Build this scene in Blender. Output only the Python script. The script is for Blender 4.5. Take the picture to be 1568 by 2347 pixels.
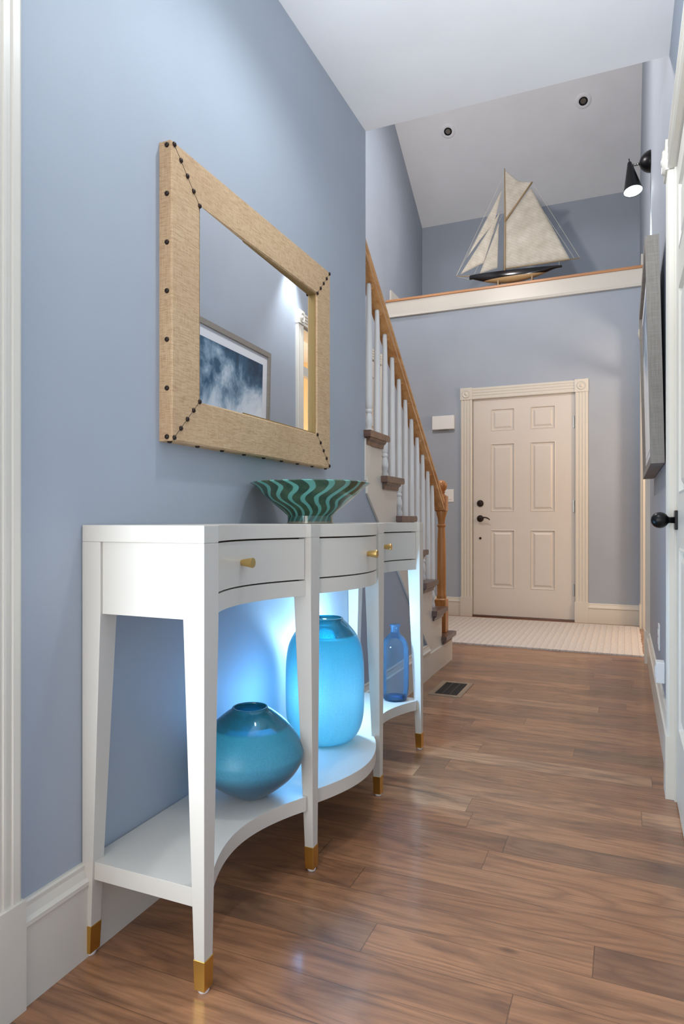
import bpy, bmesh, math, random
from mathutils import Vector, Matrix
random.seed(7)
for o in list(bpy.data.objects): bpy.data.objects.remove(o)
C = bpy.context.scene.collection
PI = math.pi

# ------------------------------------------------------------------ camera
EYE = 0.89
cam_d = bpy.data.cameras.new('camera'); cam = bpy.data.objects.new('camera', cam_d); C.objects.link(cam)
cam.location = (0, 0, EYE); cam.rotation_euler = (PI/2, 0, math.radians(23.15))
cam_d.sensor_fit = 'VERTICAL'; cam_d.sensor_height = 36; cam_d.lens = 36*1511/2347
cam_d.shift_y = 18.5/2347; cam_d.clip_start = 0.02
bpy.context.scene.camera = cam

# ------------------------------------------------------------------ view, world
vs = bpy.context.scene.view_settings
vs.view_transform = 'Standard'; vs.look = 'None'; vs.gamma = 1; vs.use_curve_mapping = False
vs.exposure = 0.1
w = bpy.data.worlds.new('world'); bpy.context.scene.world = w; w.use_nodes = True
w.node_tree.nodes['Background'].inputs[0].default_value = (.62, .78, 1, 1)
w.node_tree.nodes['Background'].inputs[1].default_value = 0.8

# ------------------------------------------------------------------ lights
def lamp(name, kind, loc, energy, col, size=.1, size_y=None, aim=None, spot=None, blend=.5):
    d = bpy.data.lights.new(name, kind); d.energy = energy; d.color = col
    if kind == 'AREA':
        d.size = size
        if size_y: d.shape = 'RECTANGLE'; d.size_y = size_y
        else: d.shape = 'DISK'
    else: d.shadow_soft_size = size
    if kind == 'SPOT': d.spot_size = math.radians(spot); d.spot_blend = blend
    o = bpy.data.objects.new(name, d); C.objects.link(o); o.location = loc
    if aim is not None:
        o.rotation_euler = (Vector(aim)-Vector(loc)).to_track_quat('-Z', 'Y').to_euler()
    return o
# area fills added behind and left of the camera, standing in for daylight
lamp('fill_back', 'AREA', (-.42, -2.2, 1.3), 31, (1, .93, .84), 1.0, 2.0, aim=(-.42, 0, 1.4))
lamp('fill_left', 'AREA', (-1.2, .22, 1.15), 40, (.80, .90, 1), .9, 1.9, aim=(0, .50, 1.6))
# recessed corridor spots above and ahead of the camera, and an added uplight brightening the ceiling
lamp('hall_downlight', 'SPOT', (-.42, 1.50, 2.53), 27, (.88, .95, 1), .045, aim=(-.42, 1.50, 0), spot=150, blend=.6)
lamp('hall_downlight', 'SPOT', (-.44, .10, 2.53), 13, (1, .93, .84), .045, aim=(-.44, .10, 0), spot=150, blend=.6)
lamp('hall_ceiling_fill', 'SPOT', (-.45, -.25, 1.75), 270, (.82, .91, 1), .10, aim=(-.16, 2.5, 2.74), spot=54, blend=.9)
# blue accent lamps: one shining inside the tall vase, one behind it; side fill added for wall glow
lamp('shelf_accent_inner', 'POINT', (-.885, 1.935, .37), 1.0, (.34, .62, 1), .02)
lamp('shelf_glow_fill', 'POINT', (-.895, 1.70, .37), 2.2, (.12, .46, 1), .06)
lamp('shelf_accent', 'POINT', (-.930, 2.10, .46), 8, (.16, .52, 1), .02)
lamp('shelf_accent_core', 'POINT', (-.930, 2.10, .46), 3.4, (.80, .97, 1), .02)
# foyer: unseen fixture above the opening, an added spot brightening the left wall, and warm light from the side room
lamp('foyer_fixture', 'POINT', (-1.25, 3.70, 3.50), 92, (1, .93, .89), .07)
lamp('foyer_wall_fill', 'SPOT', (.04, 4.75, 4.6), 190, (.97, .97, 1), .25, aim=(-2.1, 5.55, 3.7), spot=62, blend=.8)
lamp('side_room', 'POINT', (1.0, 5.0, 1.7), 46, (1, .82, .64), .15)
lamp('sconce_beam', 'SPOT', (.045, 4.40, 2.86), 50, (.92, .96, 1), .05, aim=(.03, 4.36, 0), spot=80, blend=.8)

# ------------------------------------------------------------------ materials
def lin(c):
    c = c/255
    return c/12.92 if c <= .04045 else ((c+.055)/1.055)**2.4
def rgb(r, g, b): return (lin(r), lin(g), lin(b), 1)
def mat(name, col=(1,1,1,1), rough=.5, metal=0, **kw):
    m = bpy.data.materials.new(name); m.use_nodes = True
    b = m.node_tree.nodes['Principled BSDF']
    b.inputs['Base Color'].default_value = col; b.inputs['Roughness'].default_value = rough
    b.inputs['Metallic'].default_value = metal
    for k, v in kw.items(): b.inputs[k.replace('_', ' ')].default_value = v
    return m
class NT:
    def __init__(s, m): s.t = m.node_tree; s.b = s.t.nodes.get('Principled BSDF')
    def n(s, kind, **kw):
        nd = s.t.nodes.new(kind)
        for k, v in kw.items(): setattr(nd, k, v)
        return nd
    def put(s, v, sock):
        if v is None: return
        if hasattr(v, 'links') or hasattr(v, 'is_output'): s.t.links.new(v, sock)
        else: sock.default_value = v
    def math(s, op, a, b=None, c=None):
        nd = s.n('ShaderNodeMath', operation=op)
        for i, v in enumerate((a, b, c)): s.put(v, nd.inputs[i])
        return nd.outputs[0]
    def coord(s, which='Object'): return s.n('ShaderNodeTexCoord').outputs[which]
    def sep(s, v):
        nd = s.n('ShaderNodeSeparateXYZ'); s.put(v, nd.inputs[0]); return nd.outputs
    def comb(s, x, y, z):
        nd = s.n('ShaderNodeCombineXYZ')
        for i, v in enumerate((x, y, z)): s.put(v, nd.inputs[i])
        return nd.outputs[0]
    def mapping(s, v, scale=(1,1,1), loc=(0,0,0), rot=(0,0,0)):
        nd = s.n('ShaderNodeMapping'); s.put(v, nd.inputs[0])
        nd.inputs['Location'].default_value = loc; nd.inputs['Rotation'].default_value = rot; nd.inputs['Scale'].default_value = scale
        return nd.outputs[0]
    def noise(s, v, scale=5, detail=2, rough=.5, dist=0):
        nd = s.n('ShaderNodeTexNoise'); s.put(v, nd.inputs['Vector'])
        nd.inputs['Scale'].default_value = scale; nd.inputs['Detail'].default_value = detail
        nd.inputs['Roughness'].default_value = rough; nd.inputs['Distortion'].default_value = dist
        return nd.outputs[0]
    def white(s, v, dim='3D'):
        nd = s.n('ShaderNodeTexWhiteNoise', noise_dimensions=dim); s.put(v, nd.inputs['Vector' if dim != '1D' else 'W']); return nd.outputs
    def ramp(s, f, stops, interp='LINEAR'):
        nd = s.n('ShaderNodeValToRGB'); s.put(f, nd.inputs[0]); e = nd.color_ramp.elements; nd.color_ramp.interpolation = interp
        while len(e) < len(stops): e.new(.5)
        for i, (p, c) in enumerate(stops): e[i].position = p; e[i].color = c
        return nd.outputs[0]
    def mix(s, f, a, b, blend='MIX'):
        nd = s.n('ShaderNodeMix', data_type='RGBA', blend_type=blend)
        s.put(f, nd.inputs[0]); s.put(a, nd.inputs[6]); s.put(b, nd.inputs[7]); return nd.outputs[2]
    def bump(s, h, strength=.3, dist=.002):
        nd = s.n('ShaderNodeBump'); s.put(h, nd.inputs['Height']); nd.inputs['Strength'].default_value = strength
        nd.inputs['Distance'].default_value = dist; s.t.links.new(nd.outputs[0], s.b.inputs['Normal'])
    def base(s, v): s.t.links.new(v, s.b.inputs['Base Color'])

def paint(name, col, rough, var=.03, bump=.08, scale=3):
    m = mat(name, col, rough); t = NT(m); co = t.coord()
    n = t.noise(co, scale, 3)
    lo = tuple(c*(1-var) for c in col[:3])+(1,); hi = tuple(min(1, c*(1+var)) for c in col[:3])+(1,)
    t.base(t.ramp(n, [(.3, lo), (.7, hi)])); t.bump(t.noise(co, 350, 2), bump, .0006)
    return m
M = {}
M['wall'] = paint('blue_wall_paint', rgb(161, 169, 180), .62)
M['ceil'] = paint('ceiling_paint', rgb(238, 238, 239), .8)
M['trim'] = paint('cream_trim_paint', rgb(212, 206, 194), .35, .01, .02)
M['door'] = paint('cream_door_paint', rgb(212, 204, 194), .38, .01, .05)
M['beige'] = paint('beige_room_paint', rgb(222, 196, 152), .7)
M['table'] = paint('white_lacquer', rgb(202, 197, 188), .33, .012, .04)
M['brass'] = mat('brushed_brass', rgb(220, 176, 92), .28, 1)
M['knobbrass'] = mat('pale_brass', rgb(222, 188, 120), .3, 1)
M['black'] = mat('black_metal', rgb(24, 24, 26), .32, .6)
M['bronze'] = mat('dark_bronze', rgb(58, 48, 44), .35, .8)
M['steel'] = mat('steel', rgb(150, 148, 142), .3, 1)
M['plastic'] = mat('white_plastic', rgb(232, 232, 230), .4)
M['gapshade'] = mat('gap_shade', rgb(60, 45, 30), .8)  # dark colour painted in for the shade inside drawer and door gaps
M['balu'] = paint('white_baluster_paint', rgb(236, 235, 232), .3, .005, .02)

def wood(name, c1, c2, rough=.35, axis='Y', scale=1.0):
    m = mat(name, c1, rough); t = NT(m); co = t.coord()
    sc = {'X': (1.2, 18, 18), 'Y': (18, 1.2, 18), 'Z': (18, 18, 1.2)}[axis]
    v = t.mapping(co, tuple(a*scale for a in sc))
    n = t.noise(v, 1.6, 5, .6, .6); t.base(t.ramp(n, [(.3, c2), (.62, c1)])); t.bump(n, .1, .0008)
    return m
M['oak'] = wood('honey_oak', rgb(222, 170, 112), rgb(190, 130, 76), .3, 'Y')
M['oakz'] = wood('honey_oak_upright', rgb(196, 134, 74), rgb(160, 98, 48), .3, 'Z')
M['oakx'] = wood('oak_cap', rgb(206, 150, 104), rgb(176, 120, 76), .35, 'X')
M['tread'] = wood('walnut_tread', rgb(116, 88, 76), rgb(70, 50, 42), .28, 'X')

def floor_mat():
    m = mat('walnut_planks', rough=.3); t = NT(m); co = t.coord(); x, y, z = t.sep(co)
    W, L = .105, 1.05
    r = t.math('FLOOR', t.math('DIVIDE', t.math('ADD', y, 5.036), W))
    off = t.math('MULTIPLY', t.white(r, '1D')[0], 7.0)
    xs = t.math('ADD', t.math('DIVIDE', x, L), off)
    k = t.math('FLOOR', xs)
    wn = t.white(t.comb(r, k, 0), '2D')
    pid = wn[0]
    # grain, shifted per plank
    gx = t.math('ADD', x, t.math('MULTIPLY', pid, 37.0)); gy = t.math('ADD', y, t.math('MULTIPLY', pid, 11.0))
    gv = t.comb(gx, gy, pid)
    big = t.noise(t.mapping(gv, (1.1, 6.5, 1)), 1.25, 2, .45, .35)
    rings = t.math('FRACT', t.math('MULTIPLY', big, 11))
    ring = t.math('POWER', t.math('ABSOLUTE', t.math('SUBTRACT', t.math('MULTIPLY', rings, 2), 1)), 2.0)
    fine = t.noise(t.mapping(gv, (5, 130, 1)), 1.6, 4, .6)
    mott = t.noise(t.mapping(gv, (2.2, 9, 1)), 1.3, 4, .6, .8)
    tone = t.ramp(pid, [(0, rgb(150, 104, 72)), (.25, rgb(180, 130, 94)), (.5, rgb(162, 115, 82)), (.75, rgb(134, 98, 74)), (1, rgb(198, 150, 112))])
    c = t.mix(t.math('MULTIPLY', ring, .42), tone, rgb(82, 54, 40))
    c = t.mix(t.math('MULTIPLY', t.math('SUBTRACT', fine, .28), .95), c, rgb(84, 56, 42))
    c = t.mix(t.ramp(mott, [(.48, (0,0,0,1)), (.75, (.75,.75,.75,1))]), c, rgb(80, 58, 48))
    kn = t.n('ShaderNodeTexVoronoi'); t.put(t.mapping(gv, (1.6, 3.4, 1)), kn.inputs['Vector']); kn.inputs['Scale'].default_value = 1.0
    knot = t.ramp(kn.outputs['Distance'], [(.012, (1,1,1,1)), (.045, (0,0,0,1))])
    c = t.mix(t.math('MULTIPLY', knot, .75), c, rgb(38, 24, 18))
    # joints
    fy = t.math('FRACT', t.math('DIVIDE', t.math('ADD', y, 5.036), W)); ey = t.math('MINIMUM', fy, t.math('SUBTRACT', 1, fy))
    fx = t.math('FRACT', xs); ex = t.math('MINIMUM', fx, t.math('SUBTRACT', 1, fx))
    gap = t.math('MAXIMUM', t.math('LESS_THAN', ey, .0075), t.math('LESS_THAN', ex, .0011))
    c = t.mix(t.math('MULTIPLY', gap, .5), c, rgb(44, 28, 20))
    t.base(c)
    rr = t.math('ADD', .27, t.math('MULTIPLY', fine, .12)); t.put(rr, t.b.inputs['Roughness'])
    h = t.math('SUBTRACT', t.math('MULTIPLY', fine, .3), gap); t.bump(h, .14, .0015)
    t.b.inputs['Coat Weight'].default_value = .25; t.b.inputs['Coat Roughness'].default_value = .12
    return m
M['floor'] = floor_mat()

def burlap():
    m = mat('raffia_cloth', rough=.85); t = NT(m); co = t.coord()
    a = t.noise(t.mapping(co, (40, 40, 620)), 1, 3, .6); b = t.noise(t.mapping(co, (620, 620, 30)), 1, 3, .6)
    blot = t.noise(co, 5, 3)
    s = t.math('ADD', t.math('MULTIPLY', a, .6), t.math('MULTIPLY', b, .4))
    c = t.ramp(s, [(.32, rgb(150, 118, 84)), (.5, rgb(196, 165, 128)), (.7, rgb(216, 188, 152))])
    c = t.mix(t.ramp(blot, [(.4, (0,0,0,1)), (.75, (.35,.35,.35,1))]), c, rgb(176, 138, 104))
    sp = t.noise(t.mapping(co, (60, 60, 240)), 1, 2); c = t.mix(t.ramp(sp, [(.72, (0,0,0,1)), (.78, (.7,.7,.7,1))]), c, rgb(110, 74, 44))
    t.base(c); t.bump(s, .5, .0012); return m
M['raffia'] = burlap()
M['gold'] = mat('gilt_edge', rgb(160, 132, 84), .5, .5)
M['mirror'] = mat('mirror_silver', (.86, .9, .93, 1), .005, 1)

def bowl_mat():
    m = mat('striped_glaze', rough=.12); t = NT(m); co = t.coord(); x, y, z = t.sep(co)
    ang = t.math('ARCTAN2', y, x)
    nz = t.noise(t.mapping(co, (4, 4, 6)), 2, 2)
    amp = t.math('MULTIPLY', t.math('SINE', t.math('ADD', t.math('MULTIPLY', z, 95), t.math('MULTIPLY', nz, 2.6))), 2.3)
    ph = t.math('ADD', t.math('ADD', t.math('MULTIPLY', ang, 21), amp), t.math('MULTIPLY', nz, 2.2))
    s = t.math('MULTIPLY_ADD', t.math('SINE', ph), .5, .5)
    dark = t.ramp(t.noise(co, 25, 3), [(.35, rgb(20, 62, 50)), (.7, rgb(60, 92, 66))])
    c = t.mix(t.ramp(s, [(.64, (0,0,0,1)), (.80, (1,1,1,1))]), dark, rgb(96, 168, 160))
    c = t.mix(t.ramp(z, [(.021, (.6,.6,.6,1)), (.024, (0,0,0,1))]), c, rgb(38, 82, 68))
    c = t.mix(t.ramp(z, [(.003, (1,1,1,1)), (.005, (0,0,0,1))]), c, rgb(160, 140, 120))
    t.base(c); t.b.inputs['Coat Weight'].default_value = .6; t.b.inputs['Coat Roughness'].default_value = .04
    return m
M['bowl'] = bowl_mat()

def frosted(name, stops, zlo, zhi, clear_z, tint=(.4,.8,.9), body=.25, edge=(.05,.2,.3,1)):
    """frosted coloured glass: scattering body with a clear glossy neck above clear_z"""
    m = bpy.data.materials.new(name); m.use_nodes = True; t = NT(m); t.t.nodes.remove(t.b)
    co = t.coord(); x, y, z = t.sep(co)
    f = t.math('DIVIDE', t.math('SUBTRACT', z, zlo), zhi-zlo)
    streak = t.noise(t.mapping(co, (140, 140, 10)), 1, 3)
    col = t.mix(t.math('MULTIPLY', streak, .22), t.ramp(f, stops), rgb(40, 120, 140))
    lw = t.n('ShaderNodeLayerWeight'); lw.inputs[0].default_value = .42
    col = t.mix(t.math('MULTIPLY', t.math('POWER', lw.outputs['Facing'], 1.6), .85), col, edge)
    spk = t.noise(co, 420, 2, .7); col = t.mix(t.math('MULTIPLY', t.math('SUBTRACT', spk, .42), .9), col, edge)
    tr = t.n('ShaderNodeBsdfTranslucent'); t.put(col, tr.inputs[0])
    df = t.n('ShaderNodeBsdfDiffuse'); t.put(col, df.inputs[0])
    mx = t.n('ShaderNodeMixShader'); mx.inputs[0].default_value = body; t.t.links.new(tr.outputs[0], mx.inputs[1]); t.t.links.new(df.outputs[0], mx.inputs[2])
    gl = t.n('ShaderNodeBsdfGlossy'); gl.inputs['Roughness'].default_value = .38
    fr = t.n('ShaderNodeFresnel'); fr.inputs[0].default_value = 1.4
    m2 = t.n('ShaderNodeMixShader'); t.t.links.new(fr.outputs[0], m2.inputs[0]); t.t.links.new(mx.outputs[0], m2.inputs[1]); t.t.links.new(gl.outputs[0], m2.inputs[2])
    tp = t.n('ShaderNodeBsdfTransparent'); tp.inputs[0].default_value = tint+(1,)
    g2 = t.n('ShaderNodeBsdfGlossy'); g2.inputs['Roughness'].default_value = .04
    f2 = t.n('ShaderNodeFresnel'); f2.inputs[0].default_value = 1.7
    m3 = t.n('ShaderNodeMixShader'); t.t.links.new(f2.outputs[0], m3.inputs[0]); t.t.links.new(tp.outputs[0], m3.inputs[1]); t.t.links.new(g2.outputs[0], m3.inputs[2])
    m3b = t.n('ShaderNodeMixShader'); m3b.inputs[0].default_value = .42; t.t.links.new(m3.outputs[0], m3b.inputs[1]); t.t.links.new(m2.outputs[0], m3b.inputs[2])
    sel = t.ramp(t.math('SUBTRACT', z, clear_z-.5), [(.499, (0,0,0,1)), (.503, (1,1,1,1))])
    m4 = t.n('ShaderNodeMixShader'); t.put(sel, m4.inputs[0]); t.t.links.new(m2.outputs[0], m4.inputs[1]); t.t.links.new(m3b.outputs[0], m4.inputs[2])
    t.t.links.new(m4.outputs[0], t.t.nodes['Material Output'].inputs[0])
    return m
M['lowglass'] = frosted('sanded_teal_glass', [(0, rgb(104, 134, 146)), (.28, rgb(112, 154, 170)), (.40, rgb(120, 208, 232)), (.8, rgb(70, 186, 214)), (1, rgb(50, 170, 196))], 0, .225, .178, (.25, .74, .84), .5, rgb(34, 96, 120))
M['tallglass'] = frosted('frosted_aqua_glass', [(0, rgb(130, 200, 205)), (.4, rgb(160, 208, 210)), (.8, rgb(90, 176, 188)), (1, rgb(40, 150, 165))], 0, .385, .333, (.25, .74, .82), .3, rgb(26, 112, 140))
def clear_glass(name, tint, edge, haze=None):
    m = bpy.data.materials.new(name); m.use_nodes = True; t = NT(m); t.t.nodes.remove(t.b)
    lw = t.n('ShaderNodeLayerWeight'); lw.inputs[0].default_value = .35
    tp = t.n('ShaderNodeBsdfTransparent'); t.put(t.mix(lw.outputs['Facing'], tint, edge), tp.inputs[0])
    gl = t.n('ShaderNodeBsdfGlossy'); gl.inputs['Roughness'].default_value = .03
    fr = t.n('ShaderNodeFresnel'); fr.inputs[0].default_value = 1.5
    nb = t.n('ShaderNodeBump'); nb.inputs['Strength'].default_value = .25; nb.inputs['Distance'].default_value = .004
    t.put(t.noise(t.mapping(t.coord(), (18, 18, 9)), 1.5, 2), nb.inputs['Height']); t.t.links.new(nb.outputs[0], gl.inputs['Normal'])
    mx = t.n('ShaderNodeMixShader'); t.t.links.new(fr.outputs[0], mx.inputs[0]); t.t.links.new(tp.outputs[0], mx.inputs[1]); t.t.links.new(gl.outputs[0], mx.inputs[2])
    if haze:
        tl = t.n('ShaderNodeBsdfTranslucent'); tl.inputs[0].default_value = haze
        m2 = t.n('ShaderNodeMixShader'); m2.inputs[0].default_value = .20; t.t.links.new(mx.outputs[0], m2.inputs[1]); t.t.links.new(tl.outputs[0], m2.inputs[2]); mx = m2
    t.t.links.new(mx.outputs[0], t.t.nodes['Material Output'].inputs[0]); return m
M['bottle'] = clear_glass('clear_blue_glass', (.82, .93, 1, 1), (.62, .83, 1, 1), rgb(160, 212, 255))
M['pane'] = clear_glass('window_pane', (.95, .96, .95, 1), (.7, .8, .8, 1))

def rug_mat():
    m = mat('woven_cream', rough=.95); t = NT(m); co = t.coord(); x, y, z = t.sep(co)
    wob = t.noise(t.mapping(co, (3, 9, 1)), 1.5, 2)
    xx = t.math('ADD', x, t.math('MULTIPLY', wob, .012))
    st = t.math('SINE', t.math('MULTIPLY', xx, 2*PI/.045)); rib = t.math('SINE', t.math('MULTIPLY', y, 2*PI/.012))
    n = t.noise(t.mapping(co, (60, 200, 1)), 1, 3)
    c = t.ramp(n, [(.3, rgb(184, 175, 167)), (.7, rgb(214, 206, 200))])
    c = t.mix(t.ramp(st, [(.82, (0,0,0,1)), (1, (.35,.35,.35,1))]), c, rgb(146, 136, 128)); t.base(c)
    t.bump(t.math('ADD', t.math('MULTIPLY', st, .5), t.math('ADD', t.math('MULTIPLY', rib, .4), n)), .7, .004); return m
M['rug'] = rug_mat()
def linen(name, c1, c2):
    m = mat(name, rough=.8); t = NT(m); co = t.coord()
    s = t.math('ADD', t.math('MULTIPLY', t.noise(t.mapping(co, (300, 300, 14)), 1, 2), .5), t.math('MULTIPLY', t.noise(t.mapping(co, (20, 20, 400)), 1, 2), .5))
    t.base(t.ramp(s, [(.35, c2), (.65, c1)])); t.bump(s, .3, .001); return m
M['greyframe'] = linen('grey_washed_wood', rgb(150, 143, 134), rgb(130, 122, 113))
M['mat'] = mat('white_mount_board', rgb(226, 228, 232), .6)
def art_mat():
    m = mat('abstract_cloud_print', rough=.25); t = NT(m); co = t.coord(); x, y, z = t.sep(co)
    n = t.noise(t.mapping(co, (1, 2.6, 2.6), (0, 3.1, .4)), 1.2, 8, .62, .5)
    n2 = t.noise(t.mapping(co, (1, 4, 4), (2, 1, 1)), 1.3, 6, .6, .8)
    f = t.math('ADD', t.math('MULTIPLY', n, .9), t.math('MULTIPLY', z, -1.0)); f = t.math('ADD', f, t.math('MULTIPLY_ADD', n2, .28, .16))
    t.base(t.ramp(f, [(.38, rgb(22, 48, 72)), (.52, rgb(56, 92, 118)), (.62, rgb(140, 166, 186)), (.72, rgb(206, 218, 228)), (.9, rgb(232, 238, 244))]))
    return m
M['art'] = art_mat()
def sail_mat():
    m = mat('cream_sailcloth', rough=.85); t = NT(m); co = t.coord(); x, y, z = t.sep(co)
    s = t.math('SINE', t.math('MULTIPLY', t.math('ADD', t.math('MULTIPLY', x, .55), z), 2*PI/.026))
    n = t.noise(co, 14, 4)
    c = t.ramp(n, [(.3, rgb(190, 181, 164)), (.7, rgb(214, 206, 190))])
    c = t.mix(t.ramp(s, [(.88, (0,0,0,1)), (1, (.35,.35,.35,1))]), c, rgb(150, 140, 122)); t.base(c)
    t.bump(n, .4, .006); t.b.inputs['Transmission Weight'].default_value = 0
    return m
M['sail'] = sail_mat()
M['spar'] = mat('varnished_spar', rgb(160, 134, 96), .5)
M['line'] = mat('rigging_cord', rgb(214, 206, 188), .8)
M['hull'] = mat('black_hull_lacquer', rgb(20, 15, 16), .15)
M['hullb'] = mat('tan_hull_paint', rgb(186, 152, 106), .4)
M['bulb'] = bpy.data.materials.new('lit_lamp_disc'); M['bulb'].use_nodes = True
_b = M['bulb'].node_tree.nodes['Principled BSDF']; _b.inputs['Emission Color'].default_value = (.9, 1, 1, 1); _b.inputs['Emission Strength'].default_value = 7

# ------------------------------------------------------------------ mesh helpers
def BM(): return bmesh.new()
def obj(name, bm, m, parent=None, smooth=False, loc=None, bevel=0, seg=2, label=None):
    if bevel: bmesh.ops.recalc_face_normals(bm, faces=bm.faces)
    me = bpy.data.meshes.new(name); bm.normal_update(); bm.to_mesh(me); bm.free()
    me.materials.append(M[m] if isinstance(m, str) else m)
    if smooth:
        for p in me.polygons: p.use_smooth = True
        if smooth == 'auto': me.set_sharp_from_angle(angle=math.radians(38))
    o = bpy.data.objects.new(name, me); C.objects.link(o)
    if loc: o.location = loc
    if parent: o.parent = parent
    if bevel:
        md = o.modifiers.new('bevel', 'BEVEL'); md.width = bevel; md.segments = seg; md.limit_method = 'ANGLE'; md.angle_limit = math.radians(50)
        for p in me.polygons: p.use_smooth = True
        me.set_sharp_from_angle(angle=math.radians(50))
        md.harden_normals = True
    if label: o['label'] = label
    return o
def struct(name, bm, m, **kw):
    o = obj(name, bm, m, **kw); o['kind'] = 'structure'; return o
def tag(o, label, cat, group=None):
    o['label'] = label; o['category'] = cat
    if group: o['group'] = group
    return o
def thing(name, label, cat, loc=(0,0,0), group=None):
    o = bpy.data.objects.new(name, None); C.objects.link(o); o.location = loc; o.empty_display_size = .05
    return tag(o, label, cat, group)
def box(bm, x0, x1, y0, y1, z0, z1):
    vs_ = [bm.verts.new((x, y, z)) for x in (x0, x1) for y in (y0, y1) for z in (z0, z1)]
    for f in ((0,1,3,2), (4,6,7,5), (0,4,5,1), (2,3,7,6), (0,2,6,4), (1,5,7,3)): bm.faces.new([vs_[i] for i in f])
    return vs_
def prism(bm, pts, axis, a, b):
    """closed 2-D outline pts extruded along axis from a to b; pts in the other two axes (in x,y,z order)"""
    def P(p, t): 
        return {'X': (t, p[0], p[1]), 'Y': (p[0], t, p[1]), 'Z': (p[0], p[1], t)}[axis]
    A = [bm.verts.new(P(p, a)) for p in pts]; B = [bm.verts.new(P(p, b)) for p in pts]; n = len(pts)
    fs = [bm.faces.new(A), bm.faces.new(B[::-1])]
    for i in range(n): fs.append(bm.faces.new((A[i], B[i], B[(i+1) % n], A[(i+1) % n])))
    bmesh.ops.recalc_face_normals(bm, faces=fs); return A+B
def lathe(bm, prof, seg=32, c=(0,0,0), cap0=True, cap1=True, mtx=None):
    rings = []
    for r, z in prof:
        rings.append([bm.verts.new((c[0]+r*math.cos(2*PI*i/seg), c[1]+r*math.sin(2*PI*i/seg), c[2]+z)) for i in range(seg)])
    fs = []
    for a, b in zip(rings, rings[1:]):
        for i in range(seg): fs.append(bm.faces.new((a[i], a[(i+1) % seg], b[(i+1) % seg], b[i])))
    if cap0: fs.append(bm.faces.new(rings[0][::-1]))
    if cap1: fs.append(bm.faces.new(rings[-1]))
    allv = [v for r in rings for v in r]
    if mtx is not None: bmesh.ops.transform(bm, matrix=mtx, verts=allv)
    return allv
def tube(bm, pts, r, seg=8):
    pts = [Vector(p) for p in pts]; rings = []
    for i, p in enumerate(pts):
        d = (pts[min(i+1, len(pts)-1)]-pts[max(i-1, 0)]).normalized()
        up = Vector((0,0,1)) if abs(d.z) < .9 else Vector((1,0,0))
        a = d.cross(up).normalized(); b = d.cross(a)
        rr = r[i] if isinstance(r, (list, tuple)) else r
        rings.append([bm.verts.new(p+rr*(math.cos(2*PI*k/seg)*a+math.sin(2*PI*k/seg)*b)) for k in range(seg)])
    fs = []
    for a, b in zip(rings, rings[1:]):
        for k in range(seg): fs.append(bm.faces.new((a[k], a[(k+1) % seg], b[(k+1) % seg], b[k])))
    fs += [bm.faces.new(rings[0]), bm.faces.new(rings[-1])]
    bmesh.ops.recalc_face_normals(bm, faces=fs)
def catmull(pts, n=6):
    out = []
    P = [pts[0]]+list(pts)+[pts[-1]]
    for i in range(1, len(P)-2):
        p0, p1, p2, p3 = P[i-1], P[i], P[i+1], P[i+2]
        for k in range(n):
            t = k/n
            out.append(tuple(.5*((2*p1[j])+(-p0[j]+p2[j])*t+(2*p0[j]-5*p1[j]+4*p2[j]-p3[j])*t*t+(-p0[j]+3*p1[j]-3*p2[j]+p3[j])*t**3) for j in range(len(p1))))
    out.append(tuple(pts[-1])); return out

# ------------------------------------------------------------------ the place: dimensions
XL, XR = -1.02, .15        # corridor walls
YH = 2.643                 # end of the low ceiling
ZC = 2.56                  # low ceiling
YD = 6.10                  # entry wall
XF = -2.135                # foyer's far left wall
ZL = 3.03                  # ledge
YA = 7.345                 # back of the recess above the ledge
ZT = 5.85                  # high ceiling
def slope_z(y): return 4.252+.654*(YA-y)
YS = YA-(ZT-4.252)/.654

bm = BM(); box(bm, XF-.3, XR+2.2, -2.6, YD+.25, -.05, 0); struct('floor', bm, 'floor')
# walls
bm = BM(); box(bm, XL-.12, XL, -2.6, -.35, 0, ZC); box(bm, XL-.12, XL, -.35, .77, 2.05, ZC); box(bm, XL-.12, XL, .77, YH, 0, ZC)
struct('wall_left', bm, 'wall')
bm = BM(); box(bm, XR, XR+.12, -2.6, 1.50, 0, ZC); box(bm, XR, XR+.12, 1.50, 2.345, 2.02, ZC); box(bm, XR, XR+.12, 2.345, 4.60, 0, ZC)
box(bm, XR, XR+.12, 4.60, 5.92, 2.38, ZC); box(bm, XR, XR+.12, 5.92, YD+.15, 0, ZC)
box(bm, XR, XR+.12, -2.6, YA+.1, ZC, ZT+.1)
struct('wall_right', bm, 'wall')
bm = BM(); box(bm, XL-.3, XR+.12, -2.72, -2.6, 0, .5); box(bm, XL-.3, XR+.12, -2.72, -2.6, 2.3, ZC); box(bm, XL-.3, -.95, -2.72, -2.6, .5, 2.3); box(bm, .08, XR+.12, -2.72, -2.6, .5, 2.3)
struct('wall_back', bm, 'wall')
bm = BM(); box(bm, XF-.12, -1.29, YD, YD+.15, 0, ZL-.02); box(bm, -1.29, -.392, YD, YD+.15, 2.01, ZL-.02); box(bm, -.392, XR, YD, YD+.15, 0, ZL-.02)
struct('wall_front', bm, 'wall')
bm = BM(); box(bm, XF-.12, XR+.12, YA, YA+.1, ZL-.1, 4.4); struct('wall_alcove', bm, 'wall')
bm = BM(); box(bm, XF-.12, XF, .9, YA, 0, ZT+.1); struct('wall_foyer_left', bm, 'wall')
bm = BM(); box(bm, XF, XL-.12, .8, .9, 0, ZT+.1); struct('wall_stair_back', bm, 'wall')
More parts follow.
